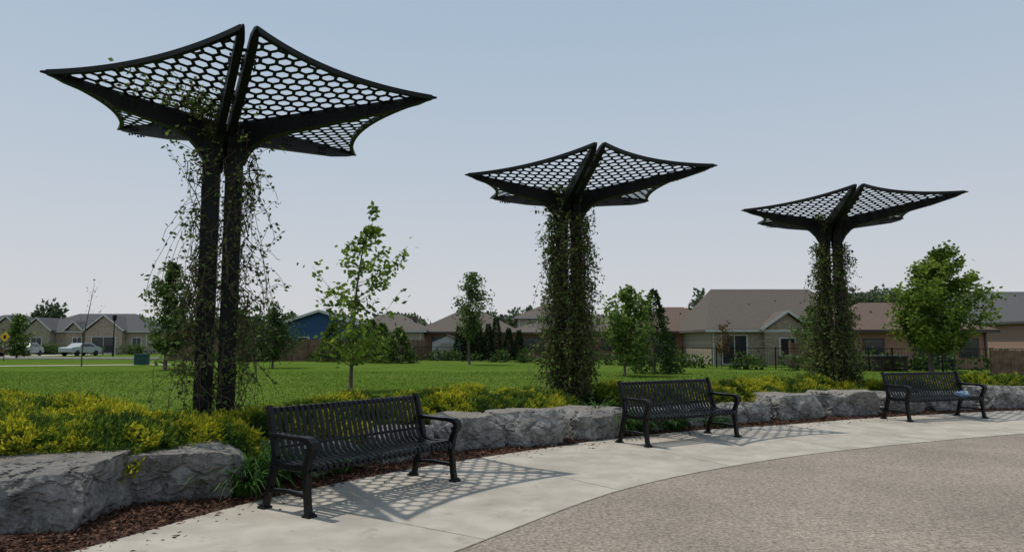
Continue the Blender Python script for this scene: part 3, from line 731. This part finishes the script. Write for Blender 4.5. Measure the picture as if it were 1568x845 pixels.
g.obj('roof',M['roof_gray'],e); g=G(); g.box(-.55,-.01,-.03,-.004,.05,1.5); g.box(.01,.55,-.03,-.004,.05,1.5); g.obj('doors',M['siding'],e)

# ------------------------------------------------------------------ fences
def wfence(pts,h):
    e=empty('wooden_fence',(*pts[0],0)); g=G(); ox,oy=pts[0]
    for (a,b) in zip(pts[:-1],pts[1:]):
        L=math.hypot(b[0]-a[0],b[1]-a[1]); n=int(L/.16); dx,dy=(b[0]-a[0])/L,(b[1]-a[1])/L
        for i in range(n):
            s=i*.16; x,y=a[0]-ox+dx*s,a[1]-oy+dy*s; hh=h+random.uniform(-.015,.015)
            g.beam((x+dx*.07,y+dy*.07,hh/2),(x+dx*.215,y+dy*.215,hh/2),.02,hh)
        for i in range(int(L/2.4)+1):
            s=min(i*2.4,L); x,y=a[0]-ox+dx*s,a[1]-oy+dy*s; g.box(x-.06,x+.06,y-.10,y+.02,0,h+.12)
    g.obj('boards_and_posts',M['wood'],e)
wfence([(-29,60.5),(-8.5,59.5)],1.8); wfence([(16.4,42.6),(18.4,42.2)],1.5); wfence([(22.8,34.4),(27.5,34)],1.15); wfence([(-8.5,59.5),(-8.3,70)],1.75)
def mfence(pts,h):
    e=empty('metal_fence',(0,0,0)); g=G()
    for (a,b) in zip(pts[:-1],pts[1:]):
        L=math.hypot(b[0]-a[0],b[1]-a[1]); dx,dy=(b[0]-a[0])/L,(b[1]-a[1])/L
        for zz in (h,h*.12): g.beam((a[0],a[1],zz),(b[0],b[1],zz),.035,.035)
        s=0
        while s<L:
            x,y=a[0]+dx*s,a[1]+dy*s; g.beam((x-.005,y,h/2),(x+.005,y,h/2),.010,h); s+=.15
        for i in range(int(L/2.4)+1):
            x,y=a[0]+dx*min(i*2.4,L),a[1]+dy*min(i*2.4,L); g.box(x-.03,x+.03,y-.03,y+.03,0,h+.06)
    g.obj('rails_and_pickets',M['black'],e)
mfence([(-8,59.2),(4,52),(13,42.5),(20,38),(34,35.5)],1.2)

# ------------------------------------------------------------------ street things, left
strip('road',[(-130,70),(-60,66),(-24,66.5)],[(-130,86),(-60,78),(-24,74)],0.006,0.006,M['road'])
g=G(); g.beam((-130,69.5,.07),(-60,65.6,.07),.2,.14); g.beam((-60,65.6,.07),(-24,66.1,.07),.2,.14); g.obj('road_kerb',M['concrete'])
strip('sidewalk',[(-70,43),(-36,45.5),(-24,50)],[(-70,44.8),(-36,47.3),(-24,51.8)],0.006,0.006,M['concrete'])
strip('driveway',[(-62,78),(-54,78)],[(-60,98),(-52,98)],0.010,0.010,M['concrete'])
def car(x,y,rz,paint,h=1.5,L=4.6):
    e=empty('parked_car',(x,y,0),rz); g=G()
    body=[(-.5,.3),(-.5,.62),(-.42,.66),(-.24,.70),(-.12,.98),(.18,1.0),(.34,.70),(.46,.64),(.5,.5),(.5,.28)]
    P=[(a*L,b*h) for a,b in body]; W=.88
    V=[(a,-W*(1 if b<.75*h else .84),b) for a,b in P]+[(a,W*(1 if b<.75*h else .84),b) for a,b in P]; n=len(P)
    g.add(V,[tuple(range(n)),tuple(reversed(range(n,2*n)))]+[(i,(i+1)%n,n+(i+1)%n,n+i) for i in range(n)])
    g.obj('body',M[paint],e,bevel=.04)
    g=G()
    for s in(-1,1): g.add([(-.21*L,s*W*1.01,.72*h),(-.12*L,s*W*.87,.95*h),(.16*L,s*W*.87,.95*h),(.29*L,s*W*1.01,.72*h)],[(0,1,2,3)])
    g.obj('side_windows',M['glass'],e)
    g=G()
    for wx in(-.31*L,.31*L):
        for s in(-1,1): g.tube([(wx,s*.72,.33),(wx,s*.92,.33)],.33,16)
    g.obj('wheels',M['rubber'],e)
car(-56.5,84,R(100),'silver'); car(-58.5,80,R(10),'maroon',1.7); car(-50.5,84.5,R(80),'silver',1.5)
e=empty('street_lamp',(-45.3,82,0)); g=G(); g.tube([(0,0,0),(0,0,.8),(0,0,4.0)],[.12,.07,.05],8); g.tube([(0,0,4.0),(0,0,4.1),(0,0,4.45),(0,0,4.65),(0,0,4.8)],[.08,.2,.26,.2,.02],8); g.obj('pole_and_lantern',M['black'],e)
e=empty('warning_sign',(-42.2,60,0)); g=G(); g.box(-.03,.03,0,.04,0,2.4); g.obj('post',M['dtrim'],e); g=G(); g.add([(0,-.02,1.6),(.42,-.02,2.02),(0,-.02,2.44),(-.42,-.02,2.02),(0,-.004,1.6),(.42,-.004,2.02),(0,-.004,2.44),(-.42,-.004,2.02)],[(0,1,2,3),(7,6,5,4),(0,4,5,1),(1,5,6,2),(2,6,7,3),(3,7,4,0)]); g.obj('panel',M['yellow'],e)
g=G(); g.box(-.1,.1,-.026,-.0215,1.85,2.15); g.obj('symbol',M['black'],e)
e=empty('utility_box',(-25.6,50,0)); g=G(); g.box(-.4,.4,-.3,.3,0,.7); g.box(-.43,.43,-.33,.33,.7,.76); g.obj('cabinet',M['green'],e,bevel=.02)
e=empty('hot_tub',(20.3,39.6,0)); g=G(); g.box(-.9,.9,-.9,.9,0,.72); g.obj('shell',M['dtrim'],e,bevel=.06); g=G(); g.box(-.95,.95,-.95,.95,.724,.84); g.obj('cover',M['roof_gray'],e,bevel=.04)

# ------------------------------------------------------------------ grass blades on the near lawn
N=70000
yy=12+(rng.random(N)**1.5)*26; xx=(rng.random(N)*1.6-0.8)*yy
So=np.array(off(S,4.2)); lim=np.interp(xx,So[20:,0],So[20:,1])
k=(yy>lim); xx=xx[k];yy=yy[k]; n=len(xx)
C=np.c_[xx,yy,np.zeros(n)]; h=0.02+rng.random(n)*.035; a=rng.random(n)*6.283; w=.004+.0006*yy
T=C+np.c_[rng.normal(size=n)*.02,rng.normal(size=n)*.02,h]
Sx=np.c_[np.cos(a)*w,np.sin(a)*w,np.zeros(n)]
v=np.stack([C-Sx,C+Sx,T],1).reshape(-1,3); q=rng.random((n,1)); col=np.array([.065,.108,.015])*(1-q)+np.array([.13,.19,.034])*q
poly_np('grass_blades',v,3,np.repeat(col,3,axis=0),M['blade'])

# ------------------------------------------------------------------ light, sky, camera
sd=Vector((-1.8,1.05,4.8)).normalized()
sun=bpy.data.lights.new('sun','SUN'); sun.energy=2.9; sun.angle=R(.6); sun.color=(1.0,.94,.84)
so=link(bpy.data.objects.new('sun',sun)); so.rotation_euler=(-sd).to_track_quat('-Z','Y').to_euler(); so.location=(0,0,30)
w=bpy.data.worlds.new('World'); scene.world=w; w.use_nodes=True; nt=w.node_tree; L=nt.links.new
ST=.085
bg=nt.nodes['Background']; sk=nt.nodes.new('ShaderNodeTexSky'); sk.sky_type='NISHITA'; sk.sun_disc=False
sk.sun_elevation=math.asin(sd.z); sk.sun_rotation=math.atan2(sd.x,sd.y); sk.air_density=1.0; sk.dust_density=2.0; sk.ozone_density=1.5
# thin smoke haze over the clear-sky model, thickest at the horizon
tc=nt.nodes.new('ShaderNodeTexCoord'); sp=nt.nodes.new('ShaderNodeSeparateXYZ'); L(tc.outputs['Generated'],sp.inputs[0])
rp=nt.nodes.new('ShaderNodeValToRGB'); cr_=rp.color_ramp
def h(c): return tuple(x for x in c)+(1,)
cr_.elements[0].position=0.0; cr_.elements[0].color=h((.68,.685,.71))
cr_.elements[1].position=1.0; cr_.elements[1].color=h((.26,.37,.50))
for p,c in ((.10,(.62,.645,.69)),(.22,(.53,.595,.675)),(.40,(.42,.53,.645))):
    el=cr_.elements.new(p); el.color=h(c)
L(sp.outputs['Z'],rp.inputs['Fac'])
vm=nt.nodes.new('ShaderNodeVectorMath'); vm.operation='SCALE'; vm.inputs['Scale'].default_value=1/ST; L(rp.outputs['Color'],vm.inputs[0])
mx=nt.nodes.new('ShaderNodeMixRGB'); mx.inputs['Fac'].default_value=.9; L(sk.outputs[0],mx.inputs['Color1']); L(vm.outputs[0],mx.inputs['Color2'])
L(mx.outputs[0],bg.inputs['Color']); bg.inputs['Strength'].default_value=ST
cam=bpy.data.cameras.new('camera'); co=link(bpy.data.objects.new('camera',cam)); cam.sensor_width=36; cam.lens=36*1100/1568
co.location=(0,0,1.5); co.rotation_euler=(R(90+5.32),0,0); cam.clip_end=2000; cam.clip_start=.05
scene.camera=co
scene.view_settings.view_transform='Standard'; scene.view_settings.look='None'; scene.view_settings.exposure=0
